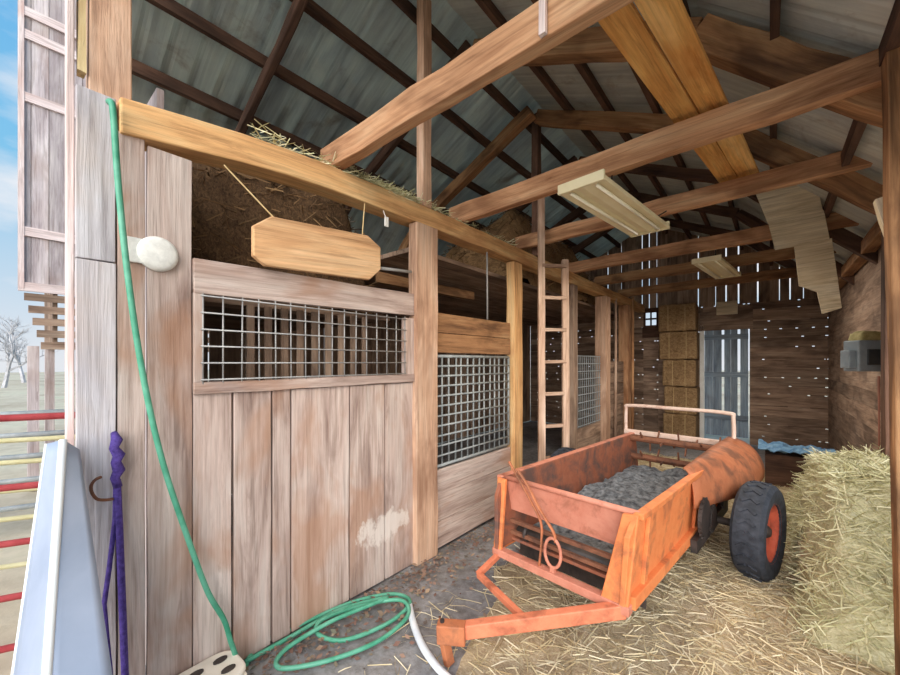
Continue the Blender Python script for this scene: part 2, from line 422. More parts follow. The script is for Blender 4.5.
# back wall: horizontal boards below with pin holes at the seams, vertical boards with gaps in the gable
m = MB(); z = 0; DX0, DX1, DZ = -1.06, -.30, 2.30
WX0, WX1, WZ0, WZ1 = -2.18, -1.88, 2.38, 2.74
while z < 2.72:
    h = R.uniform(.15, .24); z1 = min(z + h, 2.74)
    for (a, b) in ((XL, WX0), (WX0, WX1), (WX1, DX0), (DX0, DX1), (DX1, XR)):
        if (a, b) == (DX0, DX1) and z < DZ - .05: continue
        if (a, b) == (WX0, WX1) and z1 > WZ0: continue
        m.ab(a, b, YB, YB + .03 + R.uniform(0, .012), z, z1 - .016, ax=0)
        x = a
        while x < b:
            x2 = min(b, x + R.choice((.22, .25, .3)))
            m.ab(x, x2 - (.035 if R.random() < .5 else 0.0), YB + .012, YB + .02, z1 - .026, z1 + .010, ax=0)
            x = x2
    z = z1
x = XL
while x < XR:
    w = R.uniform(.13, .2); x1 = min(x + w, XR); g = R.choice((.0, .0, .012, .02, .024)) if -3.2 < x < .42 else 0.0
    zt = max(roof_z(x), roof_z(x1)) + .01
    if not (x1 > WX0 and x < WX1 and False): m.ab(x, x1 - g, YB, YB + .028, 2.74, zt)
    x = x1
struct(obj('wall_back', m, M['mid']))
# left outer wall of the stalls, vertical boards with thin daylight gaps
m = MB(); y = .5
while y < YB:
    w = R.uniform(.14, .22); m.ab(XL - .03, XL, y, min(y + w, YB) - R.choice((.004, .012, .02)), 0, 2.78); y += w
struct(obj('wall_left', m, M['mid']))
m = MB(); x = XL
while x < -2.32:
    w = R.uniform(.16, .22); x1 = min(x + w, -2.3); m.ab(x, x1 - .006, .5, .53, 0, min(2.95, roof_z(x) - .02)); x = x1
struct(obj('wall_front', m, M['grey']))
# right wall: horizontal boards, unseen openings by the hay and yard added for daylight
m = MB(); z = 0
while z < 2.68:
    h = R.uniform(.16, .24); z1 = min(z + h, 2.72)
    if z1 < 1.0 or z > 2.4: m.ab(XR, XR + .03, 2.7, 4.5, z, z1 - .005, ax=1)
    m.ab(XR, XR + .03, 4.5, YB, z, z1 - -.002, ax=1)
    z = z1
struct(obj('wall_right', m, M['mid']))
# corner trim, the lit post edge put into its pale colour
m = MB(); a = at_d(69, 362, 1.62)
m.ab(-2.235, -2.178, .176, .20, 0, 4.3)
struct(obj('trim_1', m, M['pink'], bevel=.004))

# window in the back wall
wn = thing('window_1', None, None, ((WX0 + WX1) / 2, YB, WZ0)); struct(wn)
m = MB(); cxw = (WX0 + WX1) / 2
for x in (WX0 + .02, WX1 - .02): m.ab(x - .02, x + .02, YB, YB + .04, WZ0, WZ1)
m.ab(WX0 - .02, WX1 + .02, YB - .015, YB + .03, WZ0 - .24, WZ0, ax=0)
m.ab(WX0 - .02, WX1 + .02, YB - .015, YB + .03, WZ1, WZ1 + .06, ax=0)
for z in (WZ0 + .02, WZ1 - .02, (WZ0 + WZ1) / 2): m.ab(WX0 + .04, WX1 - .04, YB, YB + .04, z - .018, z + .018, ax=0)
m.ab(cxw - .015, cxw + .015, YB + .005, YB + .035, WZ0 + .04, WZ1 - .04)
obj('window_frame', m, M['dark'], wn)
# door in the back wall with two open slots
dr = thing('door_1', None, None, ((DX0 + DX1) / 2, YB, 0)); struct(dr)
m = MB()
slots = [at_y(723, 362, YB).x, at_y(739, 362, YB).x]
edges = [DX0 + .03, slots[0] - .02, slots[0] + .02, slots[1] - .02, slots[1] + .02, DX1 - .02]
for k in (0, 2, 4):
    a, b = edges[k], edges[k + 1]; n = 2 if b - a > .18 else 1
    for i in range(n): m.ab(a + (b - a) * i / n, a + (b - a) * (i + 1) / n - .004, YB + .01, YB + .035, .12, DZ - .03)
for k in (1, 3): m.ab(edges[k], edges[k + 1], YB + .012, YB + .03, .12, .45)
obj('door_panel', m, M['skydoor'], dr)
m = MB()
for z in (.5, 1.35, 2.1): m.ab(DX0 + .03, DX1 - .02, YB - .02, YB + .01, z - .05, z + .05, ax=0)
obj('door_batten', m, M['skydoor'], dr)
m = MB(); m.ab(DX0 - .05, DX0 + .025, YB - .03, YB + .02, 0, DZ + .06)
obj('door_jamb', m, M['white'], dr)
m = MB(); m.ab(DX0 - .05, DX1 + .05, YB - .03, YB + .0, DZ - .06, DZ + .32, ax=0)
obj('door_lintel', m, M['mid'], dr)

# ------------------------------------------------------------------ timber frame
FR = [1.43, 2.77, 4.0, 5.3, 6.6, 7.9]
m = MB(); m.box((-2.21, .335, 2.79), (-2.21, 9.3, 2.79), .15, .155, seg=36, jit=.005)
for v in m.v: v.z -= .10 * max(0, 1 - (v.y - .33) / .9) ** 1.2 + .03 * max(0, 1 - v.y / 2.6)
tag(obj('plate_beam', m, M['plate'], bevel=.008), 'long orange beam running into the barn over the stall fronts', 'beam', kind='thing')
m = MB(); m.box((XR - .06, 2.4, 2.70), (XR - .06, 9.3, 2.70), .1, .12, seg=8, jit=.006)
tag(obj('plate_beam', m, M['log'], bevel=.008), 'brown beam along the top of the boarded right-hand wall', 'beam', kind='thing')
tl = ['brown cross timber above the blank hanging sign with a pale stick nailed to it',
      'brown cross timber the two golden planks cross just before the light fitting',
      'brown cross timber at the far ends of golden planks and light fitting',
      'rough cross timber, first one beyond the ladder',
      'rough cross timber, second one beyond the ladder',
      'dim cross timber, last one before the back wall']
for i, Y in enumerate(FR):
    m = MB()
    dz = [0, .02, .06, 0, .03, 0][i]
    x1 = [.74, .66, .72, .74, .74, .74][i]
    m.box((-2.32 if i < 3 else -2.3, Y, 2.95 + dz), (x1, Y, 2.99 + dz + (.03 if i == 1 else .03 if i == 2 else .0)), .085 if i > 2 else .075, .165 if i < 2 else .15, seg=14, jit=.007)
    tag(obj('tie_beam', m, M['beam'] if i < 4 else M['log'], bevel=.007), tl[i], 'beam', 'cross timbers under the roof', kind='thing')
# rafters
rl_l = ['dark red-brown rafter rising above the blank sign, left roof slope', 'dark rafter on the left slope over the second cross timber',
        'thick rafter on the left slope rising to the post above the ladder', 'dim rafter on the left slope, first beyond the ladder',
        'dim rafter on the left slope, second beyond the ladder', 'dim rafter on the left slope, last before the back wall']
rl_r = ['rafter on the right slope over the pale-stick cross timber', 'heavy brown rafter bending down across the top corner, resting on the second cross timber',
        'brown rafter bending down to the right end of third cross timber', 'dim rafter on the right slope, first beyond the ladder',
        'dim rafter on the right slope, second beyond the ladder', 'dim rafter on the right slope, last before the back wall']
def rafter(pts, Y, w, h, mat, label, jit=.008):
    m = MB()
    for a, b in zip(pts, pts[1:]):
        m.box((a[0], Y, a[1]), (b[0], Y, b[1]), w, h, seg=8, jit=jit)
    tag(obj('rafter', m, mat, bevel=.01), label, 'rafter', 'rafters under the roof', kind='thing')
for i, Y in enumerate(FR):
    w = [.06, .07, .12, .1, .1, .1][i]; h = [.09, .1, .13, .12, .12, .12][i]
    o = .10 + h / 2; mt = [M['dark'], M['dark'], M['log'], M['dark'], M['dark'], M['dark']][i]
    rz = lambda X: roof_z(X) - o
    rafter([(-5.1, rz(-5.1)), (-3.85, rz(-3.85)), (-2.1, rz(-2.1))], Y - (.05 if i == 2 else 0), w, h, mt, rl_l[i])
    w = [.08, .14, .12, .1, .1, .1][i]; h = [.1, .17, .15, .12, .12, .12][i]; o = .10 + h / 2
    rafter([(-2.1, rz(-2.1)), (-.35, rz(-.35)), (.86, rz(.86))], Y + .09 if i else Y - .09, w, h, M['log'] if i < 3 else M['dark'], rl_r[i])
pl = ['lowest', 'second lowest', 'middle', 'second highest', 'highest']
for k, X in enumerate((-3.68, -3.19, -2.69, -2.28, -1.98)):
    if k == 4: continue
    m = MB(); m.box((X, .5, roof_z(X) - .05), (X, YB, roof_z(X) - .05), .045, .09, seg=12, jit=.006)
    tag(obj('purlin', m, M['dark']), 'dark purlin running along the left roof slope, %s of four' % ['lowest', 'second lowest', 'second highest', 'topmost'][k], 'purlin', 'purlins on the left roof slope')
for k, X in enumerate((-1.72, -1.28, -.84, -.42)):
    m = MB(); m.box((X, YF + .02, roof_z(X) - .05), (X, YB, roof_z(X) - .05), .045, .09, seg=12, jit=.006)
    tag(obj('purlin', m, M['dark']), 'dark purlin on the upper right roof slope, %s the ridge' % ['next to', 'second from', 'third from', 'fourth from'][k], 'purlin', 'purlins on the right roof slope')
for k, X in enumerate((.02, .42, .82)):
    m = MB(); m.box((X, YF + .02, roof_z(X) - .05), (X, YB, roof_z(X) - .05), .045, .09, seg=12, jit=.006)
    tag(obj('purlin', m, M['dark']), 'dark purlin on the steep right roof slope, %s the eave' % ['third from', 'second from', 'next to'][k], 'purlin', 'purlins on the right roof slope')

def vpost(x0, x1, y0, y1, z0, z1, mat, label, name='barn_post', jit=.004, cat='post', lean=(0, 0)):
    m = MB(); m.box(((x0 + x1) / 2, (y0 + y1) / 2, z0), ((x0 + x1) / 2 + lean[0], (y0 + y1) / 2 + lean[1], z1), x1 - x0, y1 - y0, (0, 1, 0), seg=8, jit=jit)
    return tag(obj(name, m, mat, bevel=.006), label, cat, 'upright posts')
vpost(-2.30, -2.185, .245, .385, 0, roof_z(-2.25) - .02, M['post'], 'brown corner post rising above the weathered boards at the hose top')
m = MB(); m.box((-2.20, .222, 2.80), (-2.235, .232, 4.4), .05, .024, (0, 1, 0), seg=6, jit=.006)
tag(obj('loose_board', m, M['yellow']), 'thin yellowed board upright against the corner post top', 'board')
vpost(-2.20, -2.105, 2.10, 2.345, 0, 2.70, M['post'], 'wide post closing the near stall front beside the grey mesh stall')
vpost(-2.20, -2.125, 2.19, 2.29, 2.86, roof_z(-2.2) - .03, M['post'], 'slim upright standing on the long beam over the wide stall post')
vpost(-2.22, -2.12, 3.60, 3.78, 0, 2.70, M['plate'], 'yellowish post between the grey mesh stall and the ladder')
vpost(-2.17, -2.09, 4.08, 4.18, 2.86, roof_z(-2.12) - .1, M['dark'], 'dark upright under the roof ridge above the ladder')
vpost(-2.25, -2.12, 5.22, 5.38, 0, 2.70, M['mid'], 'brown post just beyond the ladder')
vpost(-2.26, -2.08, 6.48, 6.72, 0, 2.70, M['post'], 'tan post, second beyond the ladder')
vpost(-2.26, -2.08, 7.78, 8.02, 0, 2.70, M['beam'], 'reddish brown post, third beyond the ladder')
a = at_y(900, 362, 2.66)
vpost(a.x, a.x + .09, 2.62, 2.74, 0, 3.12, M['log'], 'brown post at the right edge holding up the heavy rafter', lean=(-.05, 0))
vpost(XR - .1, XR - .01, 4.42, 4.56, 0, 2.64, M['dark'], 'dark post on the right-hand wall behind the hay heap')
m = MB(); a = at_y(879, 200, 2.77); b = at_y(899, 262, 2.755)
m.box(a, b, .035, .06, seg=3, jit=.003)
tag(obj('brace', m, M['tan']), 'short pale diagonal brace beside the right edge post', 'brace')

# pale stick nailed to first tie
m = MB(); p = at_y(543, 35, 1.375); m.box(p, (p.x, 1.375, 3.42), .028, .02, (0, 1, 0), seg=2, jit=.002)
tag(obj('wooden_strip', m, M['pink']), 'pale stick standing up from the cross timber above the sign', 'stick')
# golden planks on the ties
for k, (a, b, lab) in enumerate([((-.555, 1.30, 3.10), (-.275, 4.12, 3.195), 'golden plank lying on the cross timbers, the one nearer the ladder'),
                                 ((-.405, 1.30, 3.10), (-.135, 4.14, 3.195), 'golden plank lying on the cross timbers, the one nearer the right wall')]):
    m = MB(); m.box(a, b, .135, .028, seg=6, jit=.002)
    tag(obj('plank', m, M['gold'], bevel=.003), lab, 'plank', 'golden planks stored on the ties')

# fluorescent fitting
fl = thing('light_fitting', 'cream twin-tube fluorescent light fitting hung under the cross timbers', 'light', (-.84, 2.93, 2.69), math.radians(-6))
m = MB(); m.prism([(-.15, -.6, .0), (-.15, -.6, .03), (-.07, -.6, .055), (.07, -.6, .055), (.15, -.6, .03), (.15, -.6, .0), (.06, -.6, .022), (0, -.6, .004), (-.06, -.6, .022)][::-1], (0, 1.2, 0))
obj('housing', m, M['cream'], fl, local=True, bevel=.003)
for sx in (-1, 1):
    m = MB(); m.tube([(sx * .085, -.56, -.001), (sx * .085, .56, -.001)], .012, 10)
    obj('tube', m, M['tubeglass'], fl, local=True, smooth=True)
for sy in (-1, 1):
    m = MB(); m.ab(-.152, .152, sy * .6 - .012, sy * .6 + .012, -.006, .056, ax=0)
    obj('end_cap', m, M['cream'], fl, local=True, bevel=.003)
ld_ = bpy.data.lights.new('fitting_lamp', 'AREA'); ld_.shape = 'RECTANGLE'; ld_.size = .26; ld_.size_y = 1.1; ld_.energy = 16; ld_.color = (1, .86, .66)
lo_ = bpy.data.objects.new('fitting_lamp', ld_); COL.objects.link(lo_); lo_.parent = fl; lo_.location = (0, 0, -.03)
for a, b in (((0, -.14, .05), (0, -.14, .235)), ((0, .5, .05), (0, 1.06, .31))):
    m = MB(); m.tube([a, b], .006, 6)
    obj('hanger', m, M['iron'], fl, local=True)
f2 = thing('light_fitting', 'cream light fitting hanging far back between the rough cross timbers', 'light', (-.52, 6.05, 2.80), math.radians(-6))
for ch in [c for c in bpy.data.objects if c.parent == fl]:
    c = ch.copy(); COL.objects.link(c); c.parent = f2
    if c.type == 'LIGHT': c.data = ch.data.copy(); c.data.energy = 24; c.data.color = (1, .92, .8)
p = at_y(727, 308, 9.32); m = MB(); m.ab(p.x - .17, p.x + .17, 9.29, 9.345, p.z - .13, p.z + .13, ax=0)
tag(obj('small_board', m, M['tan'], bevel=.004), 'small pale board nailed up above the sky-tinted door', 'board')
# pale board leaning through the ties
m = MB()
def quadboard(pl, th): 
    c = [Vector(p) for p in pl]; n = (c[1] - c[0]).cross(c[2] - c[0]).normalized(); m.prism(c, n * th)
quadboard([at_y(755, 192, 5.05), at_y(815, 178, 5.05), at_y(824, 214, 5.08), at_y(768, 224, 5.08)], .02)
quadboard([at_y(768, 222, 5.08), at_y(824, 210, 5.08), at_y(830, 240, 5.10), at_y(775, 250, 5.10)], .02)
quadboard([at_y(794, 246, 5.11), at_y(832, 238, 5.11), at_y(842, 308, 5.2), at_y(822, 314, 5.2), at_y(817, 292, 5.18), at_y(799, 286, 5.17)], .02)
tag(obj('hanging_board', m, M['tan'], bevel=.003), 'wide broken pale board hanging down from the rough cross timbers', 'board')

# hay on the plate beam
def scatter(mb, n, fn, L=(.08, .2), w=.005, tilt=.25):
    for _ in range(n):
        p = fn()
        if p is None: continue
        a = R.uniform(0, 2 * math.pi)
        mb.blade(p, (math.cos(a), math.sin(a), R.gauss(0, tilt)), R.uniform(*L), w)
m = MB(); scatter(m, 1500, lambda: (R.uniform(-2.28, -2.15), R.choice((R.gauss(1.9, .25), R.gauss(2.0, .3), R.uniform(.9, 3.7))), R.uniform(2.855, 2.91)), (.06, .2), .006)
tag(obj('hay_wisps', m, M['hay']), 'wisps of yellow hay lying on top of the long beam', 'hay', kind='stuff')

# ------------------------------------------------------------------ near stall front
sf = thing('horse_stall', 'tall weathered board stall front with a wire grille window', 'stall front', (-2.15, 1.2, 0))
XS = -2.15
m = MB()
e = [wy(76), wy(117), wy(146)]
m.ab(XS - .03, XS + .004, e[0], e[1] - .004, 0, 2.02, seg=10, jit=.002)
m.ab(XS - .03, XS, e[0], e[1] - .004, 2.026, 2.73, seg=4, jit=.002)
obj('corner_board', m, M['front'], sf, bevel=.003)
m = MB()
m.ab(XS - .03, XS - .002, e[1] + .002, e[2] - .002, 0, 2.60, seg=10, jit=.002)
m.ab(XS - .03, XS - .002, e[2] + .006, wy(192), 0, 2.58, seg=10, jit=.002)
es = [192, 233, 272, 291, 350, 385, 417]
for a, b in zip(es, es[1:]):
    m.ab(XS - .03, XS + R.uniform(-.004, .002), wy(a) + .006, wy(b) - .006, 0.01, 1.44 if a > 192 else 1.46, seg=6, jit=.002)
obj('board_panel', m, M['stall'], sf, bevel=.003)
m = MB(); m.box((XS - .01, wy(191) + .01, 2.02), (XS - .01, 2.10, 2.05), .05, .17, seg=8, jit=.003)
obj('top_rail', m, M['stall'], sf, bevel=.004)
m = MB(); m.box((XS - .01, wy(191) + .01, 1.47), (XS - .01, 2.10, 1.475), .055, .06, seg=8, jit=.004)
obj('sill_rail', m, M['stall'], sf, bevel=.004)
for ya, yb in ((wy(192) + .005, wy(202)), (wy(404), 2.10)):
    m = MB(); m.ab(XS - .03, XS + .012, ya, yb, 1.50, 1.94); obj('stile', m, M['stall'], sf, bevel=.003)
m = MB(); y0, y1, z0, z1 = wy(202), wy(404), 1.50, 1.945
n = 15
for i in range(n + 1):
    y = y0 + (y1 - y0) * i / n; m.tube([(XS + .012, y, z0 - .01), (XS + .012, y + R.uniform(-.004, .004), z1)], .0042, 6)
for i in range(6):
    z = z0 + .012 + (z1 - z0 - .03) * i / 5; m.tube([(XS + .017, y0 - .01, z), (XS + .017, y1 + .01, z)], .0042, 6)
obj('wire_grille', m, M['wire'], sf, smooth=True)
m = MB(); 
for k in range(9):
    y = y0 + .35 + k * .11
    m.ab(XS - .36, XS - .345, y, y + .045, 0.01, 1.96)
tag(obj('inner_slats', m, M['mid']), 'row of dim upright slats standing behind the wire grille', 'slats', kind='thing')

# loft over the near stall with old hay
m = MB()
x = -4.9
while x < -2.7:
    m.ab(x, x + .19, .56, 2.22, 1.96, 2.0, ax=1); x += .195
lf = obj('loft_floor', m, M['mid']); struct(lf)
def heap(mb, x0, x1, y0, y1, z0, fn, n=40, m2=40):
    P = [[(x0 + (x1 - x0) * i / n, y0 + (y1 - y0) * j / m2, z0 + max(0, fn(i / n, j / m2, x0 + (x1 - x0) * i / n, y0 + (y1 - y0) * j / m2))) for j in range(m2 + 1)] for i in range(n + 1)]
    mb.grid(P); return P
m = MB()
P = heap(m, -4.5, -2.72, .6, 2.20, 1.99, lambda u, v, x, y: min(1.12, roof_z(x) - 2.45) * min(1, (1 - u) * 7) * min(1, v * 9, (1 - v) * 9) ** .5 + .16 * mnoise.noise((x * 3, y * 3, 1)) + .05 * mnoise.noise((x * 11, y * 11, 2)))
def onheap(P, lift=.01):
    i = R.randrange(len(P) - 1); j = R.randrange(len(P[0]) - 1); u, v = R.random(), R.random()
    a = Vector(P[i][j]).lerp(Vector(P[i + 1][j]), u); b = Vector(P[i][j + 1]).lerp(Vector(P[i + 1][j + 1]), u)
    return a.lerp(b, v) + Vector((0, 0, R.uniform(0, lift)))
mb2 = MB(); scatter(mb2, 2600, lambda: onheap(P, .03), (.1, .3), .008, .5)
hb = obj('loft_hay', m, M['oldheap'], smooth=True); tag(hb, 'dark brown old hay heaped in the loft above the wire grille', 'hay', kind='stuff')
hb2 = obj('loft_hay_stalks', mb2, M['oldhay']); tag(hb2, 'loose stalks sticking out of the dark hay in the loft', 'hay', kind='stuff')

m = MB(); x = -4.9
while x < -2.5:
    m.ab(x, x + .19, 2.3, 9.3, 2.56, 2.60, ax=1); x += .195
struct(obj('loft_floor', m, M['mid']))
m = MB()
P = heap(m, -4.3, -2.4, 4.15, 7.6, 2.59, lambda u, v, x, y: min(1.1, roof_z(x) - 3.05) * min(1, (1 - u) * 5) ** .7 * min(1, v * 7, (1 - v) * 4) ** .5 + .18 * mnoise.noise((x * 2.4, y * 2.4, 31)) + .05 * mnoise.noise((x * 11, y * 11, 2)))
mb2 = MB(); scatter(mb2, 1200, lambda: onheap(P, .03), (.1, .3), .012, .5)
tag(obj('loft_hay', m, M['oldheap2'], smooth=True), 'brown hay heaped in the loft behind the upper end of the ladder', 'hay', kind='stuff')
tag(obj('loft_hay_stalks', mb2, M['oldhay']), 'loose stalks on the brown hay in the loft behind the ladder', 'hay', kind='stuff')
# stall partitions
m = MB()
for k in range(7): m.ab(-4.95, -2.3, 2.24, 2.27, .02 + k * .2, .21 + k * .2, ax=0)
tag(obj('stall_partition', m, M['mid']), 'dark boarded partition dividing the near stall from the mesh stall', 'partition', kind='thing')

# ------------------------------------------------------------------ second stall (mesh gate)
s2 = thing('horse_stall', 'stall front with grey wire mesh panel over low planks beside the wide post', 'stall front', (-2.16, 3, 0))
y0, y1 = 2.36, 3.58
m = MB()
for k, (z0, z1) in enumerate(((1.68, 1.85), (1.855, 2.02))): m.ab(-2.19, -2.16, y0, y1, z0, z1, ax=1, seg=4, jit=.003)
obj('top_board', m, M['log'], s2, bevel=.003)
m = MB()
for k, (z0, z1) in enumerate(((.02, .24), (.245, .47), (.475, .68))): m.ab(-2.19, -2.155, y0, y1, z0, z1, ax=1, seg=4, jit=.003)
obj('low_plank', m, M['stall'], s2, bevel=.003)
m = MB()
for z in (.71, 1.65): m.tube([(-2.17, y0 + .02, z), (-2.17, y1 - .02, z)], .014, 8)
for y in (y0 + .02, y1 - .02): m.tube([(-2.17, y, .71), (-2.17, y, 1.65)], .014, 8)
fr = obj('mesh_frame', m, M['greymesh'], s2, smooth=True)
m = MB()
n = 13
for i in range(1, n): y = y0 + .02 + (y1 - y0 - .04) * i / n; m.tube([(-2.17, y, .71), (-2.17, y + R.uniform(-.012, .012), 1.65)], .009, 6)
for i in range(1, 11): z = .71 + .94 * i / 11; m.tube([(-2.165, y0 + .02, z), (-2.165, y1 - .02, z)], .009, 6)
obj('wire_mesh', m, M['greymesh'], s2, smooth=True)
# things in the open above
m = MB(); m.box((-2.9, 2.35, 2.42), (-2.9, 3.9, 2.44), .05, .1, seg=4, jit=.005)
tag(obj('loft_rail', m, M['log']), 'brown rail running through the opening above the grey mesh panel', 'rail')
m = MB(); m.ab(-2.94, -2.86, 3.05, 3.15, 1.4, 2.37, seg=3, jit=.004); m.ab(-2.92, -2.88, 3.05, 3.15, 0, 1.4)
tag(obj('short_post', m, M['ladder']), 'pale short post standing behind the opening over the mesh panel', 'post')
p = at_x(487, 250, -2.15)
m = MB(); m.tube([(p.x, p.y, 2.69), (p.x + .005, p.y, 2.02)], .009, 6)
tag(obj('steel_rod', m, M['wire'], smooth=True), 'thin pale rod hanging from the long beam above the mesh panel', 'rod')
m = MB(); m.box((-4.0, 2.5, .9), (-3.2, 4.2, 2.1), .03, .2, seg=2, jit=.005)
# third stall front
s3 = thing('horse_stall', 'dim mesh stall front between two brown posts beyond the ladder', 'stall front', (-2.16, 6, 0))
m = MB()
for k in range(3): m.ab(-2.19, -2.16, 5.4, 6.46, .02 + k * .2, .21 + k * .2, ax=1)
obj('low_plank', m, M['mid'], s3)
m = MB()
for i in range(13): y = 5.42 + 1.02 * i / 12; m.tube([(-2.17, y, .62), (-2.17, y, 1.7)], .007, 5)
for i in range(10): z = .64 + 1.05 * i / 9; m.tube([(-2.165, 5.4, z), (-2.165, 6.46, z)], .007, 5)
obj('wire_mesh', m, M['greymesh'], s3)
s4 = thing('horse_stall', 'dim boarded stall front past the tan post near the back wall', 'stall front', (-2.16, 7.2, 0))
m = MB()
for k in range(8): m.ab(-2.19, -2.16, 6.74, 7.76, .02 + k * .2, .21 + k * .2, ax=1)
obj('board_panel', m, M['mid'], s4)

# ------------------------------------------------------------------ ladder
ld = thing('wooden_ladder', 'wooden ladder standing upright against the beam beyond the mesh stall', 'ladder', (-1.85, 3.85, 0))
a0, a1 = at_d(541, 362, 4.10), at_d(565, 362, 4.16)
for q, zt in ((a0, 3.42), (a1, 2.72)):
    m = MB(); m.box((q.x + .03, q.y - .04, 0), (q.x, q.y, zt), R.choice((.07, .07)), .05, (-.85, 1.0, 0), seg=8, jit=.003)
    obj('rail', m, M['ladder'], ld, bevel=.004)
for k in range(8):
    z = .22 + k * .345
    m = MB(); m.box((a0.x + .015, a0.y - .02, z), (a1.x + .015, a1.y - .02, z + .004), .05, .035, seg=2, jit=.002)
    obj('rung', m, M['ladder'], ld, bevel=.003)
# poles near back-left
for k, (px, d, zt, lab) in enumerate(((617, 6.9, 2.75, 'thin pale pole leaning beside the tan post near the back'), (634, 7.0, 2.8, 'thin brown pole standing beside the reddish post near the back'))):
    p = at_d(px, 362, d); m = MB(); m.tube([(p.x, p.y - .1, 0), (p.x - .02, p.y, zt)], [.028, .022], 8)
    tag(obj('pole', m, M['ladder'] if k == 0 else M['log'], smooth=True), lab, 'pole', 'poles near the back')

# ------------------------------------------------------------------ sign, cord, disc, hook, rope, hose
p0 = at_x(252, 240, -2.09); p1 = at_x(379, 262, -2.09)
sg = thing('sign_board', 'long blank wooden sign with cut corners hanging over the wire grille', 'sign', (-2.09, (p0.y + p1.y) / 2, 2.1))
ya, yb = p0.y, p1.y
def sz(px, py): q = at_x(px, py, -2.09); return (-2.105, q.y, q.z)
m = MB(); m.prism([sz(270, 217), sz(366, 236), sz(379, 248), sz(379, 270), sz(368, 280), sz(264, 266), sz(252, 256), sz(252, 226)], (.035, 0, 0))
obj('panel', m, M['sign'], sg, bevel=.006)
m = MB(); q = at_x(276, 220, -2.085); m.tube([at_x(224, 165, -2.13), q], .004, 5)
obj('hanging_cord', m, M['rope'], sg)
m = MB(); q = at_x(362, 238, -2.10); m.tube([q, (-2.15, q.y + .06, 2.70)], .004, 5)
obj('hanging_cord', m, M['rope'], sg)
m = MB(); m.tube([at_x(379, 268, -2.13), at_x(411, 272, -2.13)], .012, 8)
tag(obj('metal_rod', m, M['wire'], smooth=True), 'short grey rod between the blank sign and the wide post', 'rod')
m = MB(); q = at_x(386, 222, -2.12); m.ab(q.x, q.x + .01, q.y - .015, q.y + .015, q.z - .035, q.z + .035)
m.tube([(q.x, q.y, q.z + .03), (q.x - .03, q.y, 2.70)], .003, 5)
tag(obj('paper_tag', m, M['white']), 'small white tag dangling under the long beam right of sign', 'tag')

p = at_x(158, 254, -2.14)
dc = thing('wall_disc', 'round white disc fixed to the boards beside the wire grille', 'disc', (-2.15, p.y, p.z))
m = MB(); m.lathe([(.001, .034), (.03, .034), (.06, .030), (.075, .022), (.079, .008), (.079, 0)], (-2.148, p.y, p.z), (1, 0, 0), 32)
obj('disc', m, M['disc'], dc, smooth=True)
m = MB(); m.ab(-2.148, -2.135, p.y - .115, p.y - .0, p.z - .055, p.z + .055)
obj('back_plate', m, M['disc'], dc, bevel=.004)
p = at_x(113, 434, -2.13)
rg = thing('lead_rope', 'dark purple lead rope hanging tied in a long loop on the corner boards', 'rope', (-2.1, p.y, p.z))
def rp_(px, py, x): return at_x(px, py, x)
m = MB()
m.tube([rp_(114, 433, -2.13), rp_(117, 440, -2.10), rp_(114, 448, -2.09), rp_(119, 455, -2.10), rp_(116, 462, -2.09), rp_(119, 470, -2.1), rp_(115, 478, -2.1), rp_(118, 487, -2.1)], [.012, .02, .017, .022, .018, .022, .017, .016], 8)
obj('knot', m, M['purple'], rg, smooth=True)
m = MB(); m.tube([rp_(117, 480, -2.10), rp_(119, 520, -2.095), rp_(121, 570, -2.09), rp_(123, 620, -2.085), rp_(125, 675, -2.08), rp_(126, 720, -2.08)], .013, 8)
obj('rope_strand', m, M['purple'], rg, smooth=True)
m = MB(); m.tube([rp_(116, 480, -2.10), rp_(115, 520, -2.1), rp_(109, 570, -2.1), rp_(104, 605, -2.1), rp_(107, 640, -2.1), rp_(112, 690, -2.1), rp_(116, 720, -2.1)], .009, 8)
obj('rope_strand', m, M['purple'], rg, smooth=True)
m = MB(); hp = [(113, 499, -2.10), (105, 500, -2.06), (97, 499, -2.05), (92, 493, -2.05), (91, 486, -2.05), (95, 480, -2.06), (101, 477, -2.07)]
m.tube(cr([rp_(120, 498, -2.15)] + [rp_(*h) for h in hp], 4), .006, 8)
tag(obj('wall_hook', m, M['rust'], smooth=True), 'curved rusty hook sticking out beside the purple rope', 'hook')

# hose: hangs from the beam end, then coils on the floor
hx = -2.09
hp = [at_x(109, 102, -2.12), at_x(113, 110, -2.08)] + [at_x(a, b, hx + .02) for a, b in ((118, 180), (126, 260), (137, 340), (150, 410), (165, 470), (185, 530), (207, 590), (224, 620))]
hp += [at_x(232, 645, -2.06), at_z(243, 668, .02)]
def fl_(px, py, z=.018): return at_z(px, py, z)
hp += [fl_(258, 645), fl_(300, 625), fl_(350, 603), fl_(392, 594), fl_(410, 602, .03), fl_(390, 622), fl_(345, 640, .02), fl_(318, 634), fl_(322, 620, .04), fl_(360, 606, .04), fl_(400, 600, .05),
       fl_(408, 615, .04), fl_(380, 640, .03), fl_(330, 660), fl_(280, 668), fl_(285, 650, .03), fl_(330, 622, .055), fl_(375, 603, .06), fl_(385, 598, .04), fl_(340, 610, .03), fl_(285, 640, .02), fl_(245, 662)]
m = MB(); m.tube(cr(hp, 9), .0125, 8)
tag(obj('garden_hose', m, M['hose'], smooth=True), 'green garden hose draped from the beam end down to coils on the floor', 'hose')

